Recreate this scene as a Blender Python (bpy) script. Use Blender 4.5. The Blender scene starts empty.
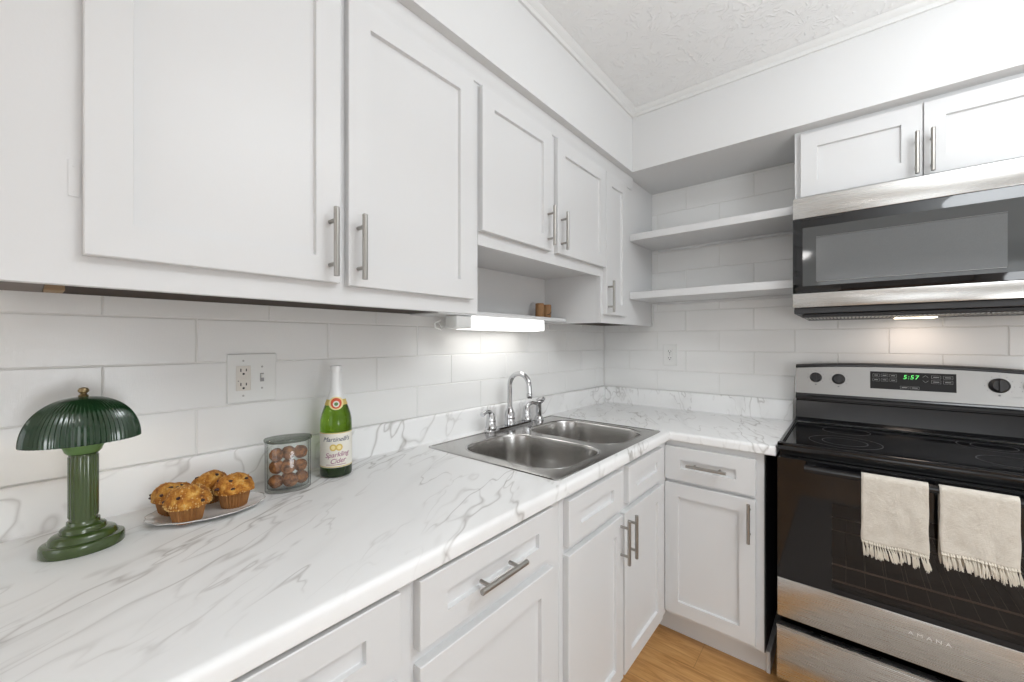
import bpy, bmesh, math, random
from mathutils import Vector, Matrix, noise
S = bpy.context.scene
COL = S.collection
PI = math.pi
random.seed(7)

# ------------------------------------------------------------------ camera, world, light, exposure
cd = bpy.data.cameras.new('camera'); cam = bpy.data.objects.new('camera', cd); COL.objects.link(cam)
cd.sensor_width = 36; cd.lens = 406.16 / 1024 * 36; cd.clip_start = .02
cam.location = (1.23398, -2.43365, 1.30845); cam.rotation_euler = (PI/2, 0, math.radians(39.65))
S.camera = cam
w = bpy.data.worlds.new('world'); S.world = w; w.use_nodes = True
w.node_tree.nodes['Background'].inputs[0].default_value = (.9, .95, 1, 1)
w.node_tree.nodes['Background'].inputs[1].default_value = .6
S.view_settings.view_transform = 'Standard'; S.view_settings.look = 'None'
S.view_settings.gamma = 1; S.view_settings.use_curve_mapping = False
S.view_settings.exposure = 0.36

def light(name, kind, loc, energy, color=(1, 1, 1), size=.3, size_y=None, rot=(0, 0, 0)):
    l = bpy.data.lights.new(name, kind); l.energy = energy; l.color = color
    if kind == 'AREA':
        l.size = size
        if size_y: l.shape = 'RECTANGLE'; l.size_y = size_y
        else: l.shape = 'DISK'
    else: l.shadow_soft_size = size
    o = bpy.data.objects.new(name, l); COL.objects.link(o); o.location = loc; o.rotation_euler = rot
    return o
light('ceiling_bounce_light', 'AREA', (2.1, -1.55, 2.48), 10.5, (.92, .965, 1), .8)  # stands in for flash bounced off the ceiling; no lamp fixture there
light('ceiling_fill_uplight', 'AREA', (2.0, -1.55, 1.85), 19, (.90, .955, 1), .4, None, (PI, 0, 0))  # added upward fill to brighten the ceiling; no torchiere stands here
light('side_fill_point', 'POINT', (2.65, -2.35, 1.0), 17, (.92, .965, 1), .25)  # added unseen fill for tiles and base cabinets, not an actual lamp
light('rear_fill_area', 'AREA', (1.9, -5.9, 1.4), 15, (.90, .955, 1), 2.0, 1.7, (PI/2, 0, 0))  # added fill from behind the camera; the rear wall has no window

# ------------------------------------------------------------------ materials
def mat(name, color=(.8, .8, .8), rough=.5, metal=0, spec=.5, **kw):
    m = bpy.data.materials.new(name); m.use_nodes = True
    b = m.node_tree.nodes['Principled BSDF']
    b.inputs['Base Color'].default_value = (*color, 1); b.inputs['Roughness'].default_value = rough
    b.inputs['Metallic'].default_value = metal; b.inputs['Specular IOR Level'].default_value = spec
    for k, v in kw.items(): b.inputs[k.replace('_', ' ')].default_value = v
    return m
class NT:
    def __init__(s, m): s.m = m; s.t = m.node_tree; s.n = s.t.nodes; s.b = s.n['Principled BSDF']
    def new(s, t, **kw):
        n = s.n.new(t)
        for k, v in kw.items(): setattr(n, k, v)
        return n
    def l(s, a, b): s.t.links.new(a, b)
    def co(s, scale=(1, 1, 1), rot=(0, 0, 0), loc=(0, 0, 0)):
        c = s.new('ShaderNodeTexCoord'); mp = s.new('ShaderNodeMapping')
        mp.inputs['Scale'].default_value = scale; mp.inputs['Rotation'].default_value = rot; mp.inputs['Location'].default_value = loc
        s.l(c.outputs['Object'], mp.inputs[0]); return mp.outputs[0]
    def noise(s, v, scale, detail=2, rough=.5, dist=0):
        n = s.new('ShaderNodeTexNoise'); s.l(v, n.inputs['Vector']); n.inputs['Scale'].default_value = scale
        n.inputs['Detail'].default_value = detail; n.inputs['Roughness'].default_value = rough; n.inputs['Distortion'].default_value = dist
        return n.outputs['Fac']
    def math(s, op, a, b=None, clamp=False):
        n = s.new('ShaderNodeMath', operation=op); n.use_clamp = clamp
        for i, x in enumerate((a, b)):
            if x is None: continue
            if isinstance(x, (int, float)): n.inputs[i].default_value = x
            else: s.l(x, n.inputs[i])
        return n.outputs[0]
    def rng(s, x, a, b, c, d):
        n = s.new('ShaderNodeMapRange'); s.l(x, n.inputs[0])
        for i, v in enumerate((a, b, c, d)): n.inputs[i+1].default_value = v
        return n.outputs[0]
    def ramp(s, x, stops):
        n = s.new('ShaderNodeValToRGB'); e = n.color_ramp.elements
        while len(e) < len(stops): e.new(.5)
        for i, (p, c) in enumerate(stops): e[i].position = p; e[i].color = (*c, 1)
        s.l(x, n.inputs[0]); return n.outputs[0]
    def mix(s, f, a, b):
        n = s.new('ShaderNodeMix', data_type='RGBA')
        if isinstance(f, float): n.inputs[0].default_value = f
        else: s.l(f, n.inputs[0])
        for i, x in ((6, a), (7, b)):
            if isinstance(x, tuple): n.inputs[i].default_value = (*x, 1)
            else: s.l(x, n.inputs[i])
        return n.outputs[2]
    def bump(s, h, strength=.3, dist=.001):
        n = s.new('ShaderNodeBump'); n.inputs['Strength'].default_value = strength; n.inputs['Distance'].default_value = dist
        s.l(h, n.inputs['Height']); s.l(n.outputs[0], s.b.inputs['Normal'])
    def color(s, c): s.l(c, s.b.inputs['Base Color'])

M = {}
M['paint'] = mat('cabinet_paint', (.735, .735, .735), .38)
t = NT(M['paint']); t.bump(t.noise(t.co(), 260, 2), .12, .0006)
M['wall'] = mat('wall_paint', (.76, .76, .757), .7)
t = NT(M['wall']); t.bump(t.noise(t.co(), 130, 3), .25, .001)
M['trim'] = mat('trim_paint', (.78, .78, .77), .5)
M['ceil'] = mat('stomped_ceiling', (.90, .90, .895), .85)
t = NT(M['ceil']); v = t.co(); 
vo = t.new('ShaderNodeTexVoronoi'); t.l(v, vo.inputs['Vector']); vo.inputs['Scale'].default_value = 5.5
sub = t.new('ShaderNodeVectorMath', operation='SUBTRACT'); t.l(v, sub.inputs[0])
sc = t.new('ShaderNodeVectorMath', operation='SCALE'); t.l(vo.outputs['Position'], sc.inputs[0]); sc.inputs['Scale'].default_value = 1
t.l(sc.outputs[0], sub.inputs[1]); sp = t.new('ShaderNodeSeparateXYZ'); t.l(sub.outputs[0], sp.inputs[0])
ang = t.math('ARCTAN2', sp.outputs[1], sp.outputs[0])
rad = t.math('SINE', t.math('ADD', t.math('MULTIPLY', ang, 17.), t.math('MULTIPLY', t.noise(v, 22, 3), 22.)))
h = t.math('MULTIPLY', t.rng(rad, .1, 1, 0, 1), t.rng(t.noise(v, 30, 3), .42, .6, 0, 1))
t.bump(h, .4, .006)
M['tile'] = mat('glazed_tile', (.80, .795, .78), .14, spec=.5)
t = NT(M['tile'])
lin = t.math('ADD', t.noise(t.co((90, 90, 900)), 1, 2), t.noise(t.co((700, 700, 60)), 1, 2))
t.bump(t.math('ADD', t.math('MULTIPLY', lin, .35), t.noise(t.co(), 9, 2)), .35, .0012)
t.color(t.mix(t.rng(t.noise(t.co((2.9, 2.9, 8.7)), 1, 0), .35, .65, 0, 1), (.88, .875, .86), (.84, .835, .82)))
M['grout'] = mat('grout', (.80, .79, .765), .9)
def marble():
    m = mat('marble_laminate', (.86, .86, .85), .5, spec=.4); t = NT(m)
    # streaks run at a slant across the counter
    a = math.radians(-30)
    c = t.new('ShaderNodeTexCoord')
    mp = t.new('ShaderNodeMapping', vector_type='TEXTURE')
    mp.inputs['Rotation'].default_value = (math.radians(25), 0, math.radians(27)); mp.inputs['Scale'].default_value = (1, 5.5, 2.0)
    t.l(c.outputs['Object'], mp.inputs[0]); v = mp.outputs[0]
    def vein(scale, width, dist, ms, lo, hi, off=0.):
        mo = t.new('ShaderNodeVectorMath', operation='ADD'); t.l(v, mo.inputs[0]); mo.inputs[1].default_value = (off, off*1.7, off*.3)
        n = t.noise(mo.outputs[0], scale, 3.2, .55, dist)
        r = t.math('ABSOLUTE', t.math('SUBTRACT', n, .5))
        line = t.math('POWER', t.rng(r, 0, width, 1, 0), 1.6)
        mask = t.rng(t.noise(mo.outputs[0], ms, 2), lo, hi, 0, 1)
        return t.math('MULTIPLY', line, mask)
    v1 = t.math('MULTIPLY', vein(5.0, .015, .15, 7, .44, .62), .62)
    v2 = t.math('MULTIPLY', vein(11, .022, .15, 9, .46, .64, 3.1), .45)
    v4 = t.math('MULTIPLY', vein(7.5, .014, .15, 8, .46, .62, 11.3), .6)
    v3 = t.math('MULTIPLY', vein(4.5, .09, .2, 5, .45, .75, 7.7), .22)
    tot = t.math('ADD', t.math('ADD', t.math('ADD', v1, v4), v2), v3, True)
    t.color(t.mix(tot, (.90, .897, .89), (.36, .335, .31)))
    return m
M['marble'] = marble()
def steel(name, col, rough, sc):
    m = mat(name, col, rough, 1); t = NT(m)
    n = t.noise(t.co(sc), 1, 2); t.bump(n, .015, .0003)
    t.l(t.rng(n, .3, .7, rough-.015, rough+.02), t.b.inputs['Roughness']); return m
M['steel'] = steel('brushed_steel', (.62, .61, .59), .27, (6, 6, 900))
M['panelsteel'] = steel('control_panel_steel', (.36, .355, .345), .36, (6, 6, 900))
M['sink'] = steel('sink_steel', (.50, .49, .475), .23, (14, 500, 14))
M['nickel'] = mat('brushed_nickel', (.40, .385, .36), .30, 1)
M['chrome'] = mat('chrome', (.58, .58, .59), .05, 1)
M['black'] = mat('black_enamel', (.010, .010, .011), .16, spec=.5)
M['blackglass'] = mat('black_glass', (.006, .006, .007), .05, spec=.6)
M['displayblack'] = mat('display_black', (.016, .016, .017), .5, spec=.3)
M['charcoal'] = mat('charcoal_plastic', (.03, .03, .032), .45)
M['gapshade'] = mat('gap_shaded_side', (.05, .052, .052), .5)  # raw panel colour, darkened further for the shade in the stove gap
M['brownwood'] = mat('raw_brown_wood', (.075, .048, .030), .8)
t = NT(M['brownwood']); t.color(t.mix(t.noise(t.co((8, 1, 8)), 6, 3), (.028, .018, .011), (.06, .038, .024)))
M['white'] = mat('white_plastic', (.82, .82, .80), .35)
M['ivory'] = mat('ivory_plastic', (.76, .72, .66), .35)
M['slot'] = mat('dark_slot', (.015, .013, .012), .6)
M['screw'] = mat('screw_metal', (.45, .44, .42), .4, .8)
M['diff'] = mat('lamp_diffuser', (.9, .9, .9), .5, Emission_Color=(1, .99, .96, 1), Emission_Strength=1.1)
M['lampglass'] = mat('dome_glass', (.9, .9, .9), .3, Emission_Color=(1, .98, .96, 1), Emission_Strength=14.0)
M['bulb'] = mat('bulb', (.9, .9, .9), .4, Emission_Color=(1, .86, .62, 1), Emission_Strength=3.0)
M['led'] = mat('green_digits', (.05, .3, .05), .5, Emission_Color=(.15, .9, .2, 1), Emission_Strength=1.0)
M['mark'] = mat('grey_print', (.33, .33, .33), .6)
M['ringprint'] = mat('ring_print', (.085, .085, .085), .4)
M['markdark'] = mat('dark_print', (.16, .16, .17), .6)
M['logo'] = mat('embossed_letters', (.88, .87, .85), .5, .2)
M['green'] = mat('dark_green_glaze', (.010, .040, .014), .18, spec=.6, Coat_Weight=.4, Coat_Roughness=.06)
M['greenstem'] = mat('green_glass_stem', (.045, .075, .016), .2, spec=.6, Coat_Weight=.5, Coat_Roughness=.08)
M['greencollar'] = mat('pale_green_collar', (.12, .22, .06), .3)
M['brass'] = mat('aged_brass', (.26, .20, .11), .3, 1)
M['bottle'] = mat('green_bottle_glass', (.17, .33, .012), .03, spec=.5, Transmission_Weight=1.0, IOR=1.38)
M['cider'] = mat('dark_green_glass', (.012, .028, .006), .06)
M['foil'] = mat('white_foil', (.80, .80, .79), .38, .15)
t = NT(M['foil']); t.bump(t.noise(t.co((1, 1, .6)), 220, 3), .35, .001)
M['label'] = mat('paper_label', (.80, .77, .69), .6)
M['gold'] = mat('gold_print', (.68, .50, .13), .4, .3)
M['goldlite'] = mat('pale_gold_print', (.85, .72, .34), .5)
M['red'] = mat('red_print', (.65, .09, .03), .5)
M['navy'] = mat('navy_print', (.02, .03, .09), .5)
M['plum'] = mat('plum_print', (.30, .06, .16), .5)
M['leaf'] = mat('leaf_print', (.10, .25, .06), .5)
def glass(name, col, alpha):
    m = bpy.data.materials.new(name); m.use_nodes = True; n = m.node_tree.nodes; l = m.node_tree.links
    n.remove(n['Principled BSDF']); out = n['Material Output']
    tr = n.new('ShaderNodeBsdfTransparent'); cm = n.new('ShaderNodeMix'); cm.data_type = 'RGBA'; cm.inputs[6].default_value = (*col, 1); cm.inputs[7].default_value = (*[c*.12 for c in col], 1)
    l.new(cm.outputs[2], tr.inputs[0])
    gl = n.new('ShaderNodeBsdfGlossy'); gl.inputs['Roughness'].default_value = .03; gl.inputs[0].default_value = (1, 1, 1, 1)
    lw = n.new('ShaderNodeLayerWeight'); lw.inputs[0].default_value = .5
    pw = n.new('ShaderNodeMath'); pw.operation = 'POWER'; l.new(lw.outputs['Facing'], pw.inputs[0]); pw.inputs[1].default_value = 3
    l.new(pw.outputs[0], cm.inputs[0])
    fr = n.new('ShaderNodeMapRange'); l.new(pw.outputs[0], fr.inputs[0]); fr.inputs[3].default_value = .04; fr.inputs[4].default_value = alpha
    mx = n.new('ShaderNodeMixShader'); l.new(fr.outputs[0], mx.inputs[0]); l.new(tr.outputs[0], mx.inputs[1]); l.new(gl.outputs[0], mx.inputs[2])
    l.new(mx.outputs[0], out.inputs[0]); return m
M['jar'] = glass('jar_glass', (.965, .975, .965), .22)
M['lid'] = glass('jar_lid_glass', (.66, .69, .64), .35)
M['ovenglass'] = glass('oven_window_glass', (.55, .48, .44), .7)
M['cavity'] = mat('oven_cavity', (.12, .085, .065), .5)
M['rack'] = mat('rack_wire', (.75, .68, .6), .3, .7)
M['mwglass'] = mat('microwave_window', (.075, .079, .080), .05, spec=.6)
M['mwscreen'] = mat('microwave_screen', (.135, .140, .142), .13, spec=.6)
t = NT(M['mwscreen']); t.color(t.mix(t.noise(t.co((900, 900, 900)), 1, 1), (.11, .115, .117), (.16, .165, .167)))
M['plate'] = mat('white_porcelain', (.82, .81, .79), .15)
M['platerim'] = mat('brown_rim', (.22, .17, .13), .3)
M['cap'] = mat('muffin_top', (.6, .27, .05), .75)
t = NT(M['cap']); v = t.co(); n = t.noise(v, 42, 6, .7)
t.color(t.ramp(n, [(.30, (.17, .045, .008)), (.45, (.48, .17, .02)), (.55, (.70, .33, .05)), (.68, (.90, .58, .17))]))
t.bump(t.noise(v, 150, 5, .7), 1.0, .006)
M['crumb'] = mat('crumb', (.74, .48, .18), .8)
M['wrapper'] = mat('brown_paper_cup', (.42, .19, .06), .7)
t = NT(M['wrapper']); t.color(t.mix(t.noise(t.co((1, 1, .2)), 160, 2), (.20, .075, .02), (.50, .24, .075)))
M['berry'] = mat('dark_berry', (.035, .012, .012), .4)
M['ball'] = mat('cinnamon_ball', (.34, .15, .08), .8)
t = NT(M['ball']); v = t.co(); t.color(t.mix(t.rng(t.noise(v, 55, 5, .65), .35, .65, 0, 1), (.07, .02, .008), (.50, .21, .075))); t.bump(t.noise(v, 160, 3), .6, .002)
M['linen'] = mat('linen', (.66, .60, .51), .9, Sheen_Weight=.3)
t = NT(M['linen']); v = t.co(); n = t.noise(v, 45, 4)
t.color(t.mix(n, (.58, .52, .44), (.74, .69, .61)))
t.bump(t.math('ADD', t.math('MULTIPLY', t.noise(t.co((26, 26, 14)), 1, 4, .6, .8), 7.), t.math('ADD', t.noise(t.co((900, 900, 80)), 1, 1), t.noise(t.co((80, 80, 900)), 1, 1))), .7, .0012)
M['fringe'] = mat('fringe_thread', (.74, .68, .58), .9)
M['cork'] = mat('brown_wood', (.36, .19, .08), .6)
t = NT(M['cork']); t.color(t.mix(t.noise(t.co((3, 3, .5)), 60, 4), (.22, .10, .035), (.44, .25, .11)))
M['endgrain'] = mat('end_grain', (.36, .25, .15), .8)
def floor_mat():
    m = mat('oak_planks', (.5, .3, .12), .38); t = NT(m)
    mp = t.co((1, 1, 1))
    br = t.new('ShaderNodeTexBrick'); t.l(mp, br.inputs['Vector']); br.offset = .37
    br.inputs['Scale'].default_value = 1; br.inputs['Brick Width'].default_value = 1.2; br.inputs['Row Height'].default_value = .18
    br.inputs['Mortar Size'].default_value = .0012; br.inputs['Color1'].default_value = (.50, .50, .50, 1); br.inputs['Color2'].default_value = (.62, .62, .62, 1); br.inputs['Mortar'].default_value = (.25, .25, .25, 1)
    g = t.noise(t.co((1.6, 16, 1)), 3, 5, .6, 1.2)
    col = t.ramp(g, [(.25, (.34, .155, .045)), (.5, (.55, .29, .10)), (.75, (.68, .40, .17))])
    mul = t.new('ShaderNodeMix', data_type='RGBA', blend_type='MULTIPLY'); mul.inputs[0].default_value = 1
    t.l(col, mul.inputs[6]); s2 = t.new('ShaderNodeMix', data_type='RGBA', blend_type='ADD'); s2.inputs[0].default_value = 1
    t.l(br.outputs[0], s2.inputs[6]); s2.inputs[7].default_value = (.4, .4, .4, 1); t.l(s2.outputs[2], mul.inputs[7])
    t.color(mul.outputs[2]); return m
M['floor'] = floor_mat()

# ------------------------------------------------------------------ mesh helpers
OFF = {}
def V(*a): return Vector(a)
class MB:
    def __init__(s): s.bm = bmesh.new()
    def box(s, a, b, bev=0, seg=1):
        return s.hexa([(a[0], a[1]), (b[0], a[1]), (b[0], b[1]), (a[0], b[1])], a[2], b[2], bev, seg)
    def hexa(s, plan, z0, z1, bev=0, seg=1):
        n = len(plan)
        lo = [s.bm.verts.new((x, y, z0)) for x, y in plan]; hi = [s.bm.verts.new((x, y, z1)) for x, y in plan]
        fs = [s.bm.faces.new(lo[::-1]), s.bm.faces.new(hi)]
        for i in range(n): fs.append(s.bm.faces.new((lo[i], lo[(i+1) % n], hi[(i+1) % n], hi[i])))
        if bev:
            es = list({e for f in fs for e in f.edges})
            bmesh.ops.bevel(s.bm, geom=es, offset=bev, segments=seg, affect='EDGES', profile=.5)
        return s
    def loft(s, rings, cap=(True, True), closed=True, smooth=True):
        R = [[s.bm.verts.new(p) for p in r] for r in rings]; n = len(R[0])
        for a, b in zip(R, R[1:]):
            for i in range(n if closed else n-1):
                f = s.bm.faces.new((a[i], a[(i+1) % n], b[(i+1) % n], b[i])); f.smooth = smooth
        if cap[0]: s.bm.faces.new(R[0][::-1])
        if cap[1]: s.bm.faces.new(R[-1])
        return R
    def lathe(s, prof, c=(0, 0, 0), n=32, ax='z', sx=1, sy=1, cap=(True, True), fl=None, smooth=True):
        rings = []
        for r, h in prof:
            ring = []
            for i in range(n):
                a = 2*PI*i/n; rr = r*(fl(a, r, h) if fl else 1)
                x, y = rr*math.cos(a)*sx, rr*math.sin(a)*sy
                p = {'z': (x, y, h), 'x': (h, x, y), 'y': (y, h, x)}[ax]
                ring.append((p[0]+c[0], p[1]+c[1], p[2]+c[2]))
            rings.append(ring)
        s.loft(rings, cap, True, smooth); return s
    def tube(s, pts, r, n=12, cap=True):
        pts = [Vector(p) for p in pts]; rs = r if isinstance(r, (list, tuple)) else [r]*len(pts)
        rings = []; up = None
        for i, p in enumerate(pts):
            d = (pts[min(i+1, len(pts)-1)] - pts[max(i-1, 0)]).normalized()
            if up is None:
                up = V(0, 0, 1) if abs(d.z) < .9 else V(1, 0, 0)
            u = (up - d*up.dot(d)).normalized(); v_ = d.cross(u); up = u
            rings.append([p + (u*math.cos(2*PI*k/n) + v_*math.sin(2*PI*k/n))*rs[i] for k in range(n)])
        s.loft(rings, (cap, cap)); return s
    def quadstrip(s, *a): pass
    def add(s, mesh, mtx):
        bm2 = bmesh.new(); bm2.from_mesh(mesh); bm2.transform(mtx); tmp = bpy.data.meshes.new('t'); bm2.to_mesh(tmp); bm2.free()
        s.bm.from_mesh(tmp); bpy.data.meshes.remove(tmp); return s
    def build(s, name, m, parent=None, kind=None, smooth=None, mods=None, label=None):
        me = bpy.data.meshes.new(name)
        bmesh.ops.recalc_face_normals(s.bm, faces=s.bm.faces)
        off = OFF.get(parent, V(0, 0, 0)) if parent else V(0, 0, 0)
        s.bm.transform(Matrix.Translation(-off)); s.bm.to_mesh(me); s.bm.free()
        me.materials.append(m if not isinstance(m, str) else M[m])
        o = bpy.data.objects.new(name, me); COL.objects.link(o)
        if parent: o.parent = parent
        OFF[o] = off
        if smooth is True:
            for p in me.polygons: p.use_smooth = True
        me.set_sharp_from_angle(angle=math.radians(38))
        if kind: o['kind'] = kind
        if label: o['label'] = label
        return o
def thing(name, loc, label, cat, group=None):
    o = bpy.data.objects.new(name, None); COL.objects.link(o); o.location = loc; o.empty_display_size = .05
    OFF[o] = Vector(loc); o['label'] = label; o['category'] = cat
    if group: o['group'] = group
    return o
def tag(o, label, cat, group=None):
    o['label'] = label; o['category'] = cat
    if group: o['group'] = group
    return o
def text_mesh(body, size, shear=0, space=1.0, ext=.0002, ax='CENTER'):
    c = bpy.data.curves.new('txt', 'FONT'); c.body = body; c.size = size; c.shear = shear; c.space_character = space
    c.align_x = ax; c.align_y = 'CENTER'; c.extrude = ext; c.resolution_u = 3
    o = bpy.data.objects.new('txt', c); COL.objects.link(o)
    me = bpy.data.meshes.new_from_object(o.evaluated_get(bpy.context.evaluated_depsgraph_get()))
    bpy.data.objects.remove(o); bpy.data.curves.remove(c)
    return me
def frameM(o, u, v, n):   # columns u,v,n at origin o
    m = Matrix.Identity(4)
    for i in range(3): m[i][0] = u[i]; m[i][1] = v[i]; m[i][2] = n[i]; m[i][3] = o[i]
    return m

K = .0265           # the left wall runs slightly out of square
def wx(y): return K*y
CEIL, SOF = 2.509, 2.193
XF = .3184          # face of the wall cabinets
XW, YS = .3623, .393
XR, YR, YL = 3.2, -6.2, -6.2

# ------------------------------------------------------------------ room
MB().box((-.4, YR-.1, -.05), (XR+.1, .2, 0)).build('floor', 'floor', kind='structure')
MB().box((-.4, YR-.1, CEIL), (XR+.1, .2, CEIL+.06)).build('ceiling', 'ceil', kind='structure')
def wall_left():
    o = MB().hexa([(wx(YR)-.14, YR), (wx(YR)-.010, YR), (-.010, .006), (-.14, .006)], 0, CEIL).build('wall_left', 'wall', kind='structure')
    s = MB().hexa([(wx(YR)-.009, YR), (XW, YR), (XW, -YS), (XW-.001, .005), (-.009, .005)], SOF, CEIL-.0005)
    s.build('soffit', 'wall', o)
    return o
wl = wall_left()
wb = MB().box((-.14, .0065, 0), (XR+.1, .14, CEIL)).build('wall_back', 'wall', kind='structure')
MB().box((XW+.0005, -YS, SOF), (XR, .006, CEIL-.0005)).build('soffit', 'wall', wb)
MB().box((XR, YR, 0), (XR+.1, .006, CEIL)).build('wall_right', 'wall', kind='structure')
MB().box((-.4, YR-.1, 0), (XR+.1, YR, CEIL)).build('wall_rear', 'wall', kind='structure')
# tiles
ZR = [1.0158, 1.134, 1.2518, 1.3655, 1.482, 1.5985, 1.715, 1.8315, 1.948, 2.0645, 2.181]
TL = .34
def tile(mb, org, u, n, u0, u1, z0, z1, g=.0014, t=.0036, ch=.0016):
    def ring(i, d): 
        return [org + u*a + n*d + V(0, 0, b) for a, b in ((u0+g+i, z0+g+i), (u1-g-i, z0+g+i), (u1-g-i, z1-g-i), (u0+g+i, z1-g-i))]
    if u1-u0 < 4*g: return
    j = random.uniform(-.0003, .0003)
    mb.loft([ring(0, -t), ring(0, -ch+j), ring(ch, j)], (False, True), True, False)
def tile_wall(parent, org, u, n, length, rows, phase, zmax, back):
    mb = MB()
    for r in range(rows):
        z0, z1 = ZR[r], min(ZR[r+1] if r+1 < len(ZR) else zmax, zmax)
        if z1-z0 < .006: continue
        a = phase[r % 2]
        while a > 0: a -= TL
        while a < length:
            tile(mb, org, u, n, max(a, 0), min(a+TL, length), z0, z1); a += TL
    mb.build('tiling', 'tile', parent)
uL = V(K, 1, 0).normalized(); nL = V(uL.y, -uL.x, 0)
y0 = -2.9; ln = abs(y0)*math.sqrt(1+K*K)
oL = V(wx(y0), y0, 0)
# joints on the left wall: rows alternate between y=-.105-k*TL and y=-.275-k*TL
s2 = math.sqrt(1+K*K)
tile_wall(wl, oL, uL, nL, ln-.0005, 4, [(-.108-y0)*s2 % TL, (-.278-y0)*s2 % TL], 1.48, 0)
g = MB(); g.hexa([(wx(y0)-.0095, y0), (wx(y0)-.0021, y0), (-.0021, .0055), (-.0095, .0055)], .9, 1.48); g.build('grout', 'grout', wl)
tile_wall(wb, V(0, 0, 0), V(1, 0, 0), V(0, -1, 0), 2.0, 11, [.01, .175], SOF, 0)
MB().box((-.002, .0021, .9), (2.0, .0062, SOF)).build('grout', 'grout', wb)
# ceiling trim
def trim(name, pts_fn):
    prof = [(0, -.036), (.009, -.036), (.011, -.031), (.012, -.021), (.020, -.015), (.027, -.008), (.030, -.001), (0, -.001)]
    mb = MB(); mb.loft([[pts_fn(a, d, CEIL+z) for d, z in prof] for a in (0, 1)], (True, True), True, False)
    return mb.build(name, 'trim', kind='structure')
trim('trim_1', lambda a, d, z: (XW+d, (YR if a == 0 else -YS-d), z))
trim('trim_2', lambda a, d, z: ((XW+d if a == 0 else XR), -YS-d, z))

# ------------------------------------------------------------------ cabinet helpers
def shaker(mb, o, u, n, w_, h_, ru=.056, rv=.056, t=.0195, dep=.0105):
    o = Vector(o); u = Vector(u); n = Vector(n)
    def ring(i, j, d): return [o+u*a+n*d+V(0, 0, b) for a, b in ((i, j), (w_-i, j), (w_-i, h_-j), (i, h_-j))]
    c = .0016
    mb.loft([ring(0, 0, 0), ring(0, 0, t-c), ring(c, c, t), ring(ru, rv, t), ring(ru+.001, rv+.001, t-dep+.001), ring(ru+.002, rv+.002, t-dep)], (True, True), True, False)
def bar_handle(parent, c, n, axis, L=.152, r=.0062, gap=.031):
    c = Vector(c); n = Vector(n); axis = Vector(axis)
    h = MB(); h.tube([c+n*gap-axis*L/2, c+n*gap-axis*(L/2-.001), c+n*gap+axis*(L/2-.001), c+n*gap+axis*L/2], [r-.0008, r, r, r-.0008], 16)
    for s in (-1, 1): h.tube([c+axis*s*.048+n*.0003, c+axis*s*.048+n*(gap-.002)], .0045, 12)
    h.build('handle', 'nickel', parent)
def front(parent, name, o, u, n, w_, h_, ru=.056, rv=.056, handle=None):
    mb = MB(); shaker(mb, o, u, n, w_, h_, ru, rv); d = mb.build(name, 'paint', parent)
    if handle: bar_handle(d, handle[0], n, handle[1])
    return d
X, Y, Z = V(1, 0, 0), V(0, 1, 0), V(0, 0, 1)
XD = XF+.0005

# ------------------------------------------------------------------ wall cabinets, left run
ZB, ZD0, ZD1 = 1.397, 1.441, 2.124
c1 = thing('wall_cabinet', (0, -1.98, ZB), 'large white two-door wall cabinet nearest the camera, above the green lamp and outlet', 'cabinet')
b = MB(); b.hexa([(wx(-2.468)+.002, -2.468), (XF-.0195, -2.468), (XF-.0195, -1.5015), (wx(-1.5015)+.002, -1.5015)], ZB+.016, SOF-.0005)
b.box((XF-.019, -2.468, ZB-.003), (XF, -1.5015, SOF-.0005), .0008); b.build('body', 'paint', c1)
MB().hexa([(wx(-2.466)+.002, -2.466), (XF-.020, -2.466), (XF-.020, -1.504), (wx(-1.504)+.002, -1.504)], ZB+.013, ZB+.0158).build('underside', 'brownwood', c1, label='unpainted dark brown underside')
front(c1, 'door', (XD, -2.374, ZD0), Y, X, .407, ZD1-ZD0, handle=((XD+.0195, -1.993, 1.527), Z))
front(c1, 'door', (XD, -1.948, ZD0-.003), Y, X, .410, ZD1-ZD0, handle=((XD+.0195, -1.925, 1.527), Z))
b = MB(); b.box((.13, -2.410, ZB-.002), (.19, -2.386, ZB+.0128), .001); b.build('wood_block', 'endgrain', c1, label='splintered bare wood block')
MB().box((.10, -2.466, ZB+.000), (.29, -2.4105, ZB+.0128), .001).build('batten', 'cavity', c1)
b = MB(); b.box((XD, -2.389, 1.53), (XD+.0007, -2.3765, 1.585), .0003); b.lathe([(.0016, .0007), (.0016, .0013)], (XD, -2.383, 1.538), 8, 'x'); b.lathe([(.0016, .0007), (.0016, .0013)], (XD, -2.383, 1.577), 8, 'x'); b.build('hinge', 'paint', c1)

c2 = thing('wall_cabinet', (0, -1.08, 1.40), 'white two-door wall cabinet over the sink with an open cubby below', 'cabinet')
yA, yB = -1.5005, -.6645
b = MB(); b.hexa([(wx(yA)+.002, yA), (XF-.019, yA), (XF-.019, yB), (wx(yB)+.002, yB)], 1.634, SOF-.0005)
b.box((XF-.0185, yA, 1.617), (XF, yB, SOF-.0005), .0008); b.build('body', 'paint', c2)
MB().hexa([(wx(yA)+.002, yA), (wx(yA)+.012, yA), (wx(yB)+.012, yB), (wx(yB)+.002, yB)], 1.425, 1.633).build('back_panel', 'paint', c2)
MB().hexa([(wx(yA)+.002, yA), (.125, yA), (.125, yB), (wx(yB)+.002, yB)], 1.405, 1.4225, .0008).build('cubby_shelf', 'paint', c2)
front(c2, 'door', (XD, -1.4985, 1.661), Y, X, .3915, ZD1-1.661, handle=((XD+.0195, -1.134, 1.751), Z))
front(c2, 'door', (XD, -1.064, 1.661), Y, X, .418, ZD1-1.661, handle=((XD+.0195, -1.040, 1.750), Z))

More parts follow.
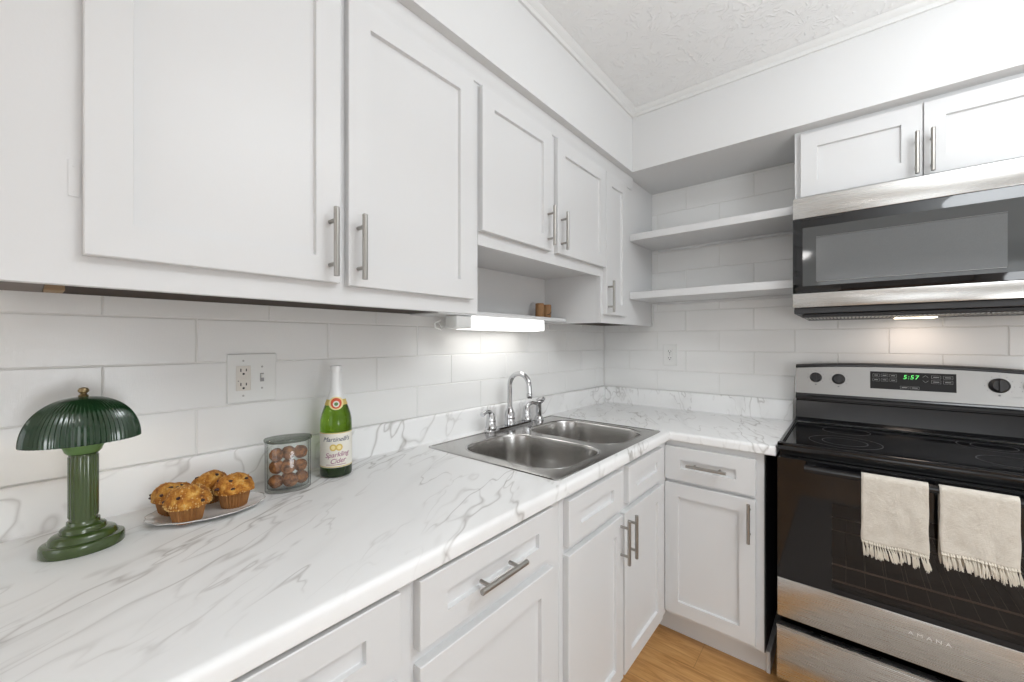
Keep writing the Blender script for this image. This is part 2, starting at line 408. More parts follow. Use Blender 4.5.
c3 = thing('wall_cabinet', (0, -.33, ZB), 'narrow single-door white wall cabinet in the corner left of the open shelves', 'cabinet')
b = MB(); b.hexa([(wx(-.664)+.002, -.664), (XF-.0195, -.664), (XF-.0195, -.002), (.002, -.002)], ZB+.014, SOF-.0005)
b.box((XF-.019, -.664, ZB), (XF, -.002, SOF-.0005), .0008); b.hexa([(wx(-.664)+.002, -.664), (XF-.0195, -.664), (XF-.0195, -.648), (.002, -.648)], ZB, ZB+.0138); b.build('body', 'paint', c3)
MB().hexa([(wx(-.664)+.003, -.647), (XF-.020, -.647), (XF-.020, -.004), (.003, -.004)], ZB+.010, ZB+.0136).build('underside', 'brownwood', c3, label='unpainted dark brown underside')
front(c3, 'door', (XD, -.640, ZD0-.004), Y, X, .238, ZD1+.006-ZD0, handle=((XD+.0195, -.625, 1.522), Z))

# cornice moulding along the three cabinets
b = MB(); prof = [(0, 2.130), (.005, 2.132), (.006, 2.150), (.010, 2.156), (.012, 2.1925), (0, 2.1925)]
b.loft([[(XF+.0003+d, y_, z_) for d, z_ in prof] for y_ in (-2.468, -.31)], (True, True), True, False)
tag(b.build('cornice_moulding', 'paint'), 'white stepped moulding running above the left wall cabinet doors', 'moulding')

# open shelves
for i, (z0, z1, lab) in enumerate(((1.850, 1.885, 'upper white open corner shelf left of the microwave cabinet'), (1.536, 1.572, 'lower white open corner shelf left of the microwave'))):
    sh = thing('wall_shelf', (.69, -.16, z0), lab, 'shelf', )
    MB().box((XF+.0012, -.329, z0), (1.0555, -.0015, z1), .001).build('board', 'paint', sh)
    MB().box((.36, -.022, z0-.013), (1.04, -.0015, z0-.0003), .001).build('cleat', 'paint', sh)
tag(MB().box((XF+.0006, -.012, ZB+.004), (XF+.012, -.0012, 1.521), .001).build('corner_strip', 'trim'), 'thin vertical white strip in the corner below the lower shelf', 'trim strip')

# ------------------------------------------------------------------ microwave cabinet
MX0, MX1 = 1.057, 1.819
mc = thing('wall_cabinet', (1.438, 0, 1.89), 'short white two-door wall cabinet above the microwave', 'cabinet')
MB().box((MX0, -.33, 1.893), (MX1, -.002, SOF-.0005), .0008).build('body', 'paint', mc)
front(mc, 'door', (1.078, -.3305, 1.909), X, -Y, .3625, .264, .056, .062, handle=((1.424, -.350, 1.987), Z))
front(mc, 'door', (1.4435, -.3305, 1.909), X, -Y, .3575, .264, .056, .062, handle=((1.464, -.350, 1.987), Z))

# ------------------------------------------------------------------ microwave
mw = thing('microwave', (1.438, -.2, 1.41), 'stainless steel and black over-range microwave above the stove', 'microwave')
MB().box((MX0+.001, -.385, 1.444), (MX1-.001, -.003, 1.8915), .001).build('housing', 'charcoal', mw)
MB().box((MX0, -.409, 1.806), (MX1, -.3852, 1.8915), .002, 2).build('top_panel', 'steel', mw)
b = MB(); b.box((MX0+.03, -.4102, 1.797), (MX0+.16, -.4092, 1.803)); b.build('vent_slot', 'slot', mw)
d = MB().box((MX0, -.409, 1.502), (MX1, -.3852, 1.8055), .002, 2).build('door', 'blackglass', mw)
MB().box((1.090, -.4098, 1.530), (1.700, -.4093, 1.766), .0002).build('window', 'mwglass', d)
MB().box((1.134, -.4106, 1.548), (1.628, -.41, 1.722), .0002).build('screen', 'mwscreen', d)
b = MB()
for a_, b_ in (((1.7,1.532),(1.628,1.548)),):
    b.tube([(1.136, -.4112, 1.546), (1.626, -.4112, 1.546)], .0012, 6)
    b.tube([(1.134, -.4112, 1.724), (1.628, -.4112, 1.724)], .0006, 6)
b.build('screen_edge', 'mark', d)
MB().box((MX0, -.409, 1.4445), (MX1, -.3852, 1.5015), .002, 2).build('bottom_panel', 'steel', mw)
b = MB(); b.hexa([(MX0+.004, -.398), (MX1-.004, -.398), (MX1-.004, -.006), (MX0+.004, -.006)], 1.420, 1.4438, .002)
b.box((MX0+.03, -.375, 1.404), (MX1-.03, -.05, 1.4198), .003)
b.build('underside', 'charcoal', mw)
b = MB()
for i in range(60): b.box((MX0+.04+i*.0115, -.37, 1.4015), (MX0+.046+i*.0115, -.25, 1.4038))
b.build('grease_filter', 'nickel', mw)
MB().box((1.38, -.17, 1.4), (1.50, -.10, 1.4038), .001).build('lamp_lens', 'bulb', mw)
light('microwave_underside_lamp', 'AREA', (1.44, -.135, 1.398), .22, (1, .80, .70), .12)

# ------------------------------------------------------------------ base cabinets
FX = .610            # face frame
FZ0, FZ1 = .108, .8755
def base_side(yend, z): pass
def drawer(parent, o, u, n, w_, handle=None, h_=.1305):
    return front(parent, 'drawer', o, u, n, w_, h_, .066, .046, handle)
b1 = thing('base_cabinet', (.3, -2.1, 0), 'white drawer base cabinet left of the sink cabinet, nearest the camera', 'cabinet')
MB().box((.02, -2.76, FZ0), (FX, -1.4765, FZ1), .0008).build('body', 'paint', b1)
MB().box((.03, -2.76, .0005), (.552, -1.4765, FZ0-.0005)).build('toe_kick', 'paint', b1)
DX_ = FX+.0005
drawer(b1, (DX_, -2.457, .7365), Y, X, .447, handle=((DX_+.0195, -2.235, .79), Y))
front(b1, 'door', (DX_, -2.457, .135), Y, X, .447, .570, handle=((DX_+.0195, -2.43, .615), Z))
drawer(b1, (DX_, -1.968, .7365), Y, X, .437, handle=((DX_+.0195, -1.762, .797), Y))
front(b1, 'door', (DX_, -1.968, .135), Y, X, .437, .573)
b2 = thing('base_cabinet', (.3, -1.07, 0), 'white sink base cabinet with two doors below the stainless sink', 'cabinet')
b = MB()   # open box so the sink bowls hang inside
ya, yb = -1.4755, -.6115
b.box((FX-.019, ya, FZ0), (FX, yb, FZ1), .0008); b.box((.02, ya, FZ0), (FX-.0195, ya+.018, FZ1)); b.box((.02, yb-.0, FZ0), (FX-.0195, yb+.018, FZ1)); b.box((.02, ya+.019, FZ0), (FX-.0195, yb-.001, FZ0+.018))
b.build('body', 'paint', b2)
MB().box((.03, ya, .0005), (.552, yb+.05, FZ0-.0005)).build('toe_kick', 'paint', b2)
drawer(b2, (DX_, -1.453, .727), Y, X, .347); drawer(b2, (DX_, -1.050, .727), Y, X, .345)
front(b2, 'door', (DX_, -1.455, .135), Y, X, .359, .568, handle=((DX_+.0195, -1.118, .622), Z))
front(b2, 'door', (DX_, -1.083, .135), Y, X, .378, .568, handle=((DX_+.0195, -1.056, .620), Z))
b3 = thing('base_cabinet', (.8, -.3, 0), 'white base cabinet with one drawer and one door left of the stove', 'cabinet')
FY = -.610
MB().box((FX+.0012, FY, FZ0), (.984, -.003, FZ1), .0008).build('body', 'paint', b3)
MB().box((.9845, FY+.002, FZ0), (.9875, -.003, FZ1)).build('side_panel', 'gapshade', b3, label='raw unpainted side, darkened to hold the shade of the stove gap')
b = MB(); b.box((.5535, -.552, .0005), (.982, -.01, FZ0-.0005)); b.hexa([(.9822, -.562), (.998, -.562), (.998, -.01), (.9822, -.01)], .0005, .085, .003); b.build('toe_kick', 'paint', b3)
front(b3, 'drawer', (.612, FY-.0005, .7085), X, -Y, .3455, .1425, .066, .052, handle=((.785, FY-.020, .784), X))
front(b3, 'door', (.612, FY-.0005, .129), X, -Y, .3455, .564, handle=((.938, FY-.020, .607), Z))

# ------------------------------------------------------------------ countertops
CT, CB_, CE = .914, .8765, .635
def nose_prof(n=6, r=.013):
    p = [(.585, CB_), (CE-.004, CB_), (CE, CB_+.004)]
    for i in range(n+1):
        a = PI/2*i/n; p.append((CE-r+r*math.cos(a), CT-r+r*math.sin(a)))
    p.append((.585, CT)); return p
NP = nose_prof()
HX0, HX1, HY0, HY1 = .095, .585, -1.452, -.680       # sink cut-out
yl = -2.76
lc = thing('countertop', (.3, -1.5, CB_), 'white marble-pattern countertop run along the left wall holding the sink', 'countertop')
b = MB()
b.loft([[(x_, (yl if a == 0 else -x_-.0006), z_) for x_, z_ in NP] for a in (0, 1)], (True, True), True, True)
for f in b.bm.faces:
    if len(f.verts) > 4: f.smooth = False
e = .0
b.hexa([(wx(yl)+.001, yl), (.585, yl), (.585, HY0), (wx(HY0)+.001, HY0)], CB_, CT)
b.hexa([(wx(HY0)+.001, HY0), (HX0, HY0), (HX0, HY1), (wx(HY1)+.001, HY1)], CB_, CT)
b.hexa([(wx(HY1)+.001, HY1), (.585, HY1), (.585, -.5856), (.0008, -.0014), ], CB_, CT)
lt = b.build('worktop', 'marble', lc)
# plug the strip between nose and cut-out
def splash(fn, a0, a1):
    prof = [(-.0009, CT+.0003), (.022, CT+.0003), (.0185, CT+.004), (.018, 1.008), (.0165, 1.0125), (.013, 1.0157), (-.0009, 1.0157)]
    mb = MB(); mb.loft([[fn(a, d, z_) for d, z_ in prof] for a in (a0, a1)], (True, True), True, False); return mb
splash(lambda a, d, z_: (wx(yl)+.0008+d, yl, z_) if a == 0 else (d+.0006, -d-.001, z_), 0, 1).build('backsplash', 'marble', lc)
rc = thing('countertop', (.7, -.3, CB_), 'short white marble-pattern countertop between the corner and the stove', 'countertop')
b = MB()
b.loft([[((x_+.0006 if a == 0 else 1.0235), -x_, z_) for x_, z_ in NP] for a in (0, 1)], (True, True), True, True)
for f in b.bm.faces:
    if len(f.verts) > 4: f.smooth = False
b.hexa([(.0022, -.001), (.5856, -.585), (1.0235, -.585), (1.0235, -.001)], CB_, CT)
b.build('worktop', 'marble', rc)
splash(lambda a, d, z_: (d+.0016, -d-.0004, z_) if a == 0 else (1.0235, -d-.0004, z_), 0, 1).build('backsplash', 'marble', rc)

# ------------------------------------------------------------------ sink
def rrect(x0, x1, y0, y1, r, z, n=10, bulge=0.):
    pts = []
    for cx, cy, a0 in ((x1-r, y0+r, -PI/2), (x1-r, y1-r, 0), (x0+r, y1-r, PI/2), (x0+r, y0+r, PI)):
        for i in range(n):
            a = a0+PI/2*i/(n-1); pts.append(V(cx+r*math.cos(a), cy+r*math.sin(a), z))
    return pts
SX0, SX1, SY0, SY1 = .027, .607, -1.475, -.655
sk = thing('sink', (.3, -1.07, CT), 'double-bowl stainless steel drop-in sink in the left countertop', 'sink')
b = MB(); ZS = CT+.0045
outer = rrect(SX0+.006, SX1-.006, SY0+.006, SY1-.006, .014, ZS)
def bowl_rings(x0, x1, y0, y1, r):
    R = []
    for ins, dz in ((-.004, 0), (0, -.0008), (.003, -.004), (.004, -.010), (.010, -.09), (.016, -.140), (.030, -.163), (.055, -.172), (.10, -.175)):
        R.append(rrect(x0+ins, x1-ins, y0+ins, y1-ins, max(r-ins*.5, .02), ZS+dz))
    return R
bw = [(.126, .570, -1.425, -1.083, .105), (.126, .570, -1.037, -.705, .105)]
loops = []
def mkloop(pts): 
    vs = [b.bm.verts.new(p) for p in pts]
    es = [b.bm.edges.new((vs[i], vs[(i+1) % len(vs)])) for i in range(len(vs))]
    return vs, es
ov, oe = mkloop(outer); E_ = list(oe); bv = []
for q in bw:
    vs, es = mkloop(bowl_rings(*q)[0]); E_ += es; bv.append(vs)
bmesh.ops.triangle_fill(b.bm, edges=E_, use_beauty=True)
prev = ov
for ins, dz in ((.002, -.0006), (0, -.0032), (.0005, -.0043)):
    cur = [b.bm.verts.new(p) for p in rrect(SX0+ins, SX1-ins, SY0+ins, SY1-ins, .018, ZS+dz)]
    for i in range(len(cur)): b.bm.faces.new((prev[i], prev[(i+1) % len(cur)], cur[(i+1) % len(cur)], cur[i])).smooth = True
    prev = cur
rim = b.build('rim', 'sink', sk)
for vs, q in zip(bv, bw):
    b = MB(); R = bowl_rings(*q); rr = b.loft(R, (False, True))
    bo = b.build('bowl', 'sink', sk); so = bo.modifiers.new('s', 'SOLIDIFY'); so.thickness = .001; so.offset = 1 
    cxm, cym = (q[0]+q[1])/2, (q[2]+q[3])/2
    MB().lathe([(.043, ZS-.1745), (.041, ZS-.171), (.034, ZS-.1725), (.030, ZS-.1745)], (cxm, cym, 0), 24).build('drain', 'chrome', bo)
# rim ledge groove
b = MB()
b.tube([(SX0+.014, SY0+.016, ZS+.0002), (SX0+.014, SY1-.016, ZS+.0002)], .0012, 6)
b.tube([(SX0+.016, SY1-.014, ZS+.0002), (SX1-.03, SY1-.014, ZS+.0002)], .0012, 6)
b.build('raised_edge', 'sink', rim)

# ------------------------------------------------------------------ faucet
fx = .058; fz = ZS+.0005
fa = thing('faucet', (fx, -1.03, fz), 'chrome gooseneck kitchen faucet with two lever handles behind the sink', 'faucet')
b = MB(); b.bm.faces.ensure_lookup_table()
for z0_, z1_, r_ in ((fz, fz+.010, .026), (fz+.010, fz+.015, .021)):
    pass
b.loft([rrect(fx-.026, fx+.026, -1.185, -.875, .025, fz, 8), rrect(fx-.026, fx+.026, -1.185, -.875, .025, fz+.008, 8), rrect(fx-.020, fx+.020, -1.178, -.882, .0195, fz+.014, 8)], (True, True), True, False)
b.build('base_plate', 'chrome', fa)
b = MB(); cy = -1.03; zt = fz+.0145
b.lathe([(.027, zt), (.0275, zt+.006), (.0245, zt+.012), (.025, zt+.03), (.0235, zt+.05), (.017, zt+.064), (.0135, zt+.072), (.0125, zt+.078)], (fx, cy, 0), 28)
b.build('spout_base', 'chrome', fa)
pts = [(fx, cy, zt+.075), (fx, cy, zt+.11), (fx, cy, zt+.15)]
Rg = .055; zc = 1.172-Rg-.008
for i in range(17):
    a = PI - PI*1.02*i/16; pts.append((fx+Rg+Rg*math.cos(a), cy, zc+Rg*math.sin(a)))
pts.append((fx+2*Rg+.001, cy, zc-.025))
b = MB(); b.tube(pts, .0112, 16); 
b.lathe([(.0105, zc-.024), (.0125, zc-.028), (.0125, zc-.046), (.010, zc-.05)], (fx+2*Rg+.001, cy, 0), 20)
b.build('spout', 'chrome', fa)
for s, hy in ((-1, -1.155), (1, -.905)):
    b = MB()
    b.lathe([(.025, zt), (.0255, zt+.006), (.0215, zt+.012), (.021, zt+.034), (.0195, zt+.055), (.014, zt+.068), (.004, zt+.071)], (fx, hy, 0), 24)
    p = [V(fx, hy, zt+.062), V(fx+.004, hy+s*.014, zt+.075), V(fx+.008, hy+s*.034, zt+.079), V(fx+.011, hy+s*.055, zt+.074), V(fx+.013, hy+s*.068, zt+.070)]
    b.tube(p, [.011, .010, .008, .0085, .0105], 12)
    b.build('handle', 'chrome', fa)
sp_ = thing('side_sprayer', (.056, -.805, fz), 'small chrome side sprayer right of the faucet', 'sprayer')
b = MB(); b.lathe([(.026, fz), (.026, fz+.003), (.019, fz+.018), (.016, fz+.022)], (.056, -.805, 0), 24); b.build('base_collar', 'chrome', sp_)
b = MB(); b.tube([(.056, -.805, fz+.02), (.056, -.805, fz+.045), (.057, -.805, fz+.078), (.058, -.804, fz+.090)], [.014, .016, .0135, .015], 16)
b.tube([(.048, -.810, fz+.092), (.061, -.800, fz+.099), (.072, -.795, fz+.100), (.078, -.791, fz+.095)], [.009, .015, .017, .012], 16)
b.build('spray_head', 'chrome', sp_)

# ------------------------------------------------------------------ under-cabinet light
ul = thing('under_cabinet_light', (.08, -1.15, 1.355), 'lit white under-cabinet fluorescent light strip above the faucet', 'light')
b = MB(); b.box((.06, -1.415, 1.3565), (.126, -1.336, 1.4035), .006, 3); b.build('end_cap', 'white', ul)
b = MB(); b.box((.0, -1.335, 1.3565), (.115, -.865, 1.4045), .003); b.build('housing', 'white', ul)
b = MB(); b.box((.1155, -1.3345, 1.3555), (.130, -.860, 1.4045), .005, 3); b.box((.02, -1.32, 1.3535), (.112, -.875, 1.3563), .001); b.build('diffuser', 'diff', ul)
b = MB(); b.tube([(.075, -1.447, 1.385), (.06, -1.462, 1.375), (.05, -1.452, 1.360), (.045, -1.42, 1.352), (.03, -1.40, 1.360), (.005, -1.40, 1.385)], .0028, 8); b.build('cord', 'white', ul)
light('under_cabinet_light_beam', 'AREA', (.06, -1.09, 1.350), .25, (1, .99, .96), .09, .42)

# wooden cylinders on the cubby shelf
for (px, py, r_, h_, lab, cut) in ((.058, -.800, .0215, .070, 'small brown wooden cylinder in the open cubby, the left of two', 0), (.052, -.730, .0215, .068, 'small brown wooden cylinder with a dark slanted notch, right of two in the cubby', 1)):
    t_ = thing('wooden_shaker', (px, py, 1.4235), lab, 'shaker')
    MB().lathe([(r_-.001, 1.4235), (r_, 1.425), (r_, 1.4235+h_-.002), (r_-.0015, 1.4235+h_)], (px, py, 0), 28).build('body', 'cork', t_)
    MB().lathe([(r_-.003, 1.4238+h_), (r_-.003, 1.4243+h_)], (px, py, 0), 28).build('top', 'endgrain', t_)
    if cut:
        b = MB(); b.tube([(px+.015, py-.017, 1.44), (px+.0205, py-.008, 1.442), (px+.022, py+.001, 1.449), (px+.0205, py+.008, 1.455)], .0022, 8); b.build('notch', 'slot', t_)

# ------------------------------------------------------------------ outlets
def duplex(parent, o, u, n, zc, ivory):
    def slot(pts):
        pl = MB(); pl.loft([[p+n*.0001 for p in pts], [p+n*.0006 for p in pts]], (True, True), True, False); pl.build('slot', 'slot', parent)
    for dz in (.0195, -.0195):
        a = o+V(0, 0, zc+dz)
        for du, hh in ((-.0065, .0085), (.0065, .007)):
            c = a+u*du+V(0, 0, .003)
            slot([c+u*x_+V(0, 0, z_) for x_, z_ in ((-.0013, -hh/2), (.0013, -hh/2), (.0013, hh/2), (-.0013, hh/2))])
        c = a+V(0, 0, -.0075); slot([c+u*.0030*math.cos(k*PI/5)+V(0, 0, .0030*math.sin(k*PI/5)) for k in range(10)])
def slab(o, u, n, u0, u1, z0, z1, d0, d1, bev=.001):
    mb = MB()
    def ring(i, d): return [o+u*a+n*d+V(0, 0, b_) for a, b_ in ((u0+i, z0+i), (u1-i, z0+i), (u1-i, z1-i), (u0+i, z1-i))]
    mb.loft([ring(0, d0), ring(0, d1-bev), ring(bev, d1)], (True, True), True, False); return mb
def screw(o, u, n, zc, parent, d):
    mb = MB(); pts = lambda k_: [o+u*.0028*math.cos(k*PI/6)*k_+V(0, 0, zc+.0028*math.sin(k*PI/6)*k_)+n*(d+(.001 if k_ < 1 else 0)) for k in range(12)]
    mb.loft([pts(1.0), pts(.8)], (True, True)); mb.build('screw', 'screw', parent)
yc = -2.022
oc = V(wx(yc), yc, 0)+nL*.0006
p1 = thing('outlet_plate', tuple(oc+V(0, 0, 1.206)), 'white double wall plate with outlet and toggle switch above the muffins', 'outlet')
slab(oc, uL, nL, -.060, .060, 1.139, 1.273, 0, .006, .002).build('plate', 'white', p1)
u_c = oc-uL*.023
rcp = slab(u_c, uL, nL, -.0175, .0175, 1.206-.034, 1.206+.034, .0061, .0085).build('receptacle', 'ivory', p1)
duplex(rcp, u_c+nL*.0085, uL, nL, 1.206, True)
slab(u_c+nL*.0086, uL, nL, -.007, .007, 1.2065, 1.2115, 0, .0012, .0003).build('test_button', 'ivory', rcp)
slab(u_c+nL*.0086, uL, nL, -.007, .007, 1.2005, 1.2055, 0, .0012, .0003).build('reset_button', 'ivory', rcp)
MB().box(tuple(u_c-uL*.0125+nL*.0086+V(-.0006, -.001, 1.198)), tuple(u_c-uL*.0125+nL*.0086+V(.0006, .001, 1.2))).build('indicator', 'slot', rcp)
u_s = oc+uL*.023
slab(u_s, uL, nL, -.005, .005, 1.194, 1.218, .0061, .0066, .0002).build('switch_recess', 'mark', p1)
tg = slab(u_s, uL, nL, -.0035, .0035, 1.205, 1.216, .0067, .0135, .002).build('toggle', 'white', p1)
for c_, zz in ((u_c, 1.206+.048), (u_c, 1.206-.048), (u_s, 1.206+.030), (u_s, 1.206-.030)): screw(c_, uL, nL, zz, p1, .0061)
o2 = V(.426, -.0006, 0)
p2 = thing('outlet_plate', (.426, -.0006, 1.226), 'small white duplex outlet on the back wall below the lower shelf', 'outlet')
slab(o2, X, -Y, -.0385, .0385, 1.164, 1.290, 0, .006, .002).build('plate', 'white', p2)
rc2 = slab(o2, X, -Y, -.0165, .0165, 1.193, 1.261, .0061, .0085).build('receptacle', 'white', p2)
duplex(rc2, o2-Y*.0085, X, -Y, 1.227, False)
screw(o2, X, -Y, 1.227, p2, .0086)

# ------------------------------------------------------------------ stove
SXa, SXb = 1.0305, 1.7925; SXm = (SXa+SXb)/2; SYf = -.640
st = thing('stove', (SXm, -.34, 0), 'black and stainless electric range with glass cooktop and towels on its door', 'stove')
b = MB(); b.box((SXa+.004, -.600, .03), (SXa+.010, -.03, .905)); b.box((SXb-.010, -.600, .03), (SXb-.004, -.03, .905)); b.box((SXa+.0105, -.05, .03), (SXb-.0105, -.03, .905)); b.box((SXa+.0105, -.600, .03), (SXb-.0105, -.0505, .10)); b.box((SXa+.0105, -.600, .878), (SXb-.0105, -.0505, .905)); b.box((SXa+.0105, -.600, .268), (SXb-.0105, -.0505, .30))
for x_ in (SXa+.05, SXb-.05): b.lathe([(.018, .0005), (.018, .03)], (x_, -.55, 0), 12); b.lathe([(.018, .0005), (.018, .03)], (x_, -.08, 0), 12)
b.build('body', 'black', st)
b = MB()  # cooktop frame with raised rim
b.box((SXa, SYf, .906), (SXb, -.06, .9235), .003, 2)
prof = [(0, .9236), (0, .929), (.004, .933), (.012, .933), (.017, .9275), (.018, .9236)]
b.loft([[(SXa+d_, y_, z_) for d_, z_ in prof] for y_ in (SYf, -.06)], (True, True), True, False)
b.loft([[(SXb-d_, y_, z_) for d_, z_ in prof] for y_ in (SYf, -.06)], (True, True), True, False)
b.loft([[(x_, SYf+d_*1.6, z_) for d_, z_ in prof] for x_ in (SXa, SXb)], (True, True), True, False)
b.build('cooktop_rim', 'black', st)
ck = MB().box((SXa+.019, SYf+.030, .9238), (SXb-.019, -.095, .9275), .001).build('cooktop_glass', 'blackglass', st)
for cx_, cy_, r_ in ((1.222, -.455, .108), (1.225, -.215, .078), (1.636, -.205, .092), (1.633, -.445, .078)):
    b = MB()
    for rr in (r_, r_*.62) if r_ > .09 else (r_,):
        b.loft([[(cx_+q_*math.cos(a), cy_+q_*math.sin(a), .92785) for a in [2*PI*i/48 for i in range(48)]] for q_ in (rr-.0009, rr+.0009)], (False, False))
    b.build('burner_ring', 'ringprint', ck)
# backguard
bgz = []
def bgtop(x_): q = (x_-SXm)/.381; return 1.212-.016*q*q*abs(q)**.3
NX = 24
def bg_panel(prof_fn, name, m, parent):
    mb = MB(); mb.loft([[(x_, y_, z_) for y_, z_ in prof_fn(x_)] for x_ in [SXa+.010+(SXb-SXa-.020)*i/NX for i in range(NX+1)]], (True, True), True, False)
    return mb.build(name, m, parent)
bg = bg_panel(lambda x_: [(-.028, .935), (-.028, bgtop(x_)-.006), (-.036, bgtop(x_)), (-.070, bgtop(x_)), (-.082, bgtop(x_)-.008), (-.082, bgtop(x_)-.014), (-.076, bgtop(x_)-.016), (-.088, 1.060), (-.096, 1.050), (-.096, 1.040), (-.060, 1.034), (-.060, .935)], 'backguard', 'black', st)
bg_panel(lambda x_: [(-.0775+.0, bgtop(x_)-.0165), (-.0785, 1.0655), (-.0905, 1.0655), (-.0805, bgtop(x_)-.0165)][::1], 'control_panel', 'panelsteel', st)
bg_panel(lambda x_: [(-.061, .935), (-.061, 1.030), (-.078, 1.028), (-.092, .952), (-.110, .938), (-.110, .935)], 'lower_panel', 'black', st)
def on_panel(x_, z_, d=0):      # point on the tilted control panel
    f_ = (z_-1.0655)/(1.19-1.0655); return V(x_, -.0905+.010*f_-d, z_)
pn = V(0, -1, .08).normalized()
def pbox(x0, x1, z0, z1, d0, d1, mb=None):
    mb = mb or MB()
    R = [[on_panel(x_, z_)+pn*d for x_, z_ in ((x0, z0), (x1, z0), (x1, z1), (x0, z1))] for d in (d0, d1)]
    mb.loft(R, (True, True), True, False); return mb
for kx, kz, kr in ((1.117, 1.140, .0225), (1.199, 1.137, .0235), (1.671, 1.140, .0275), (1.752, 1.140, .0225)):
    k = MB(); c = on_panel(kx, kz)
    u_ = V(1, 0, 0); v_ = pn.cross(u_)
    rings = []
    for r_, h_ in ((kr, .001), (kr, .005), (kr*.92, .008), (kr*.80, .020), (kr*.70, .0225)):
        rings.append([c+u_*r_*math.cos(a)+v_*r_*math.sin(a)+pn*h_ for a in [2*PI*i/28 for i in range(28)]])
    k.loft(rings, (True, True))
    R = [[c+u_*x_+v_*z_+pn*h_ for x_, z_ in ((-.004, -kr*.8), (.004, -kr*.8), (.004, kr*.8), (-.004, kr*.8))] for h_ in (.0225, .030)]
    k.loft(R, (True, True), True, False)
    ko = k.build('knob', 'charcoal', st)
    tm = MB()
    for i in range(9):
        a = math.radians(-125+i*250/8)+PI/2
        q = c+u_*(kr+.009)*math.cos(a)+v_*(kr+.009)*math.sin(a)
        R = [[q+u_*x_+v_*z_+pn*h_ for x_, z_ in ((-.0012, -.0012), (.0012, -.0012), (.0012, .0012), (-.0012, .0012))] for h_ in (.0002, .0005)]
        tm.loft(R, (True, True), True, False)
    tm.build('dial_scale', 'markdark', ko); tm = MB()
    q = c-v_*(kr+.010)*(1 if v_.z > 0 else -1)
    R = [[q+u_*x_+v_*z_+pn*h_ for x_, z_ in ((-.003, -.0025), (.003, -.0025), (.003, .0025), (-.003, .0025))] for h_ in (.0002, .0005)]
    tm.loft(R, (True, True), True, False)
    tm.build('dial_pointer', 'markdark', ko)
dsp = pbox(1.306, 1.561, 1.104, 1.177, .0003, .0012).build('display_panel', 'displayblack', st)
def outline(x0, x1, z0, z1, w_=.0007, t0=.005):
    mb = MB()
    for a in ((x0, x1, z0, z0+w_), (x0, x1, z1-w_, z1), (x0, x0+w_, z0+w_, z1-w_), (x1-w_, x1, z0+w_, z1-w_)): pbox(*a, .0013, .0016, mb)
    zm = (z0+z1)/2; pbox(x0+t0, x1-t0, zm-.0014, zm+.0014, .0013, .0016, mb)
    mb.build('button', 'mark', dsp)
for r_ in range(2):
    for c_ in range(3): x0 = 1.314+c_*.027; z0 = 1.155-r_*.019; outline(x0, x0+.022, z0, z0+.013)
    for c_ in range(2): x0 = 1.492+c_*.033; z0 = 1.155-r_*.019; outline(x0, x0+.027, z0, z0+.013)
for c_ in range(2): x0 = 1.400+c_*.030; outline(x0, x0+.027, 1.109, 1.120)
for zc_, s in ((1.163, 1), (1.143, -1)):
    mk = MB(); mk.tube([on_panel(1.467, zc_-s*.003)+pn*.0014, on_panel(1.475, zc_+s*.004)+pn*.0014, on_panel(1.483, zc_-s*.003)+pn*.0014], .0006, 5)
    mk.build('arrow_button', 'mark', dsp)
tm_ = text_mesh('5:57', .024, .15, 1.15)
MB().add(tm_, frameM(on_panel(1.432, 1.157)+pn*.0015, (1, 0, 0), (0, .08, .997), tuple(pn))).build('clock_digits', 'led', dsp)
# little printed captions
for x_ in (1.158, 1.713): pbox(x_-.012, x_+.012, 1.098, 1.1005, .0002, .0004).build('caption_print', 'mark', st)
# oven door
DYa, DYb = -.612, -.662
od = MB()
wx0, wx1, wz0, wz1 = 1.190, 1.633, .462, .752
for a in ((SXa+.002, wx0, .445, .884), (wx1, SXb-.002, .445, .884), (wx0, wx1, .445, wz0), (wx0, wx1, wz1, .884)):
    od.box((a[0], DYb, a[2]), (a[1], DYb+.008, a[3]))
dr = od.build('oven_door', 'blackglass', st)
od = MB()
for a in ((SXa+.004, wx0-.02, .30, .880), (wx1+.02, SXb-.004, .30, .880), (wx0-.0195, wx1+.0195, .30, wz0-.01), (wx0-.0195, wx1+.0195, wz1+.01, .880)):
    od.box((a[0], DYb+.0085, a[2]), (a[1], DYa, a[3]))
od.build('door_core', 'black', dr)
MB().box((wx0+.0005, DYb+.0015, wz0+.0005), (wx1-.0005, DYb+.005, wz1-.0005)).build('window', 'ovenglass', dr)
sp2 = MB().box((SXa+.002, DYb-.001, .305), (SXb-.002, DYb+.008, .4445), .002, 2).build('steel_strip', 'steel', dr)
tmx = text_mesh('AMANA', .0185, 0, 1.75)
MB().add(tmx, frameM((1.424, DYb-.0013, .397), (1, 0, 0), (0, 0, 1), (0, -1, 0)) @ Matrix.Diagonal((1.0, .80, 1, 1))).build('brand_lettering', 'logo', sp2)
# top handle: dark bar standing off the door
b = MB(); hx0, hx1 = 1.115, 1.708
b.loft([[(x_, y_, z_) for y_, z_ in ((-.690, .858), (-.700, .8545), (-.708, .858), (-.710, .868), (-.706, .876), (-.696, .879), (-.689, .875))] for x_ in (hx0, hx1)], (True, True), True, False)
for x_ in (hx0+.004, hx1-.034): b.box((x_, -.692, .858), (x_+.03, DYb-.0003, .876), .002)
b.build('handle', 'black', dr)
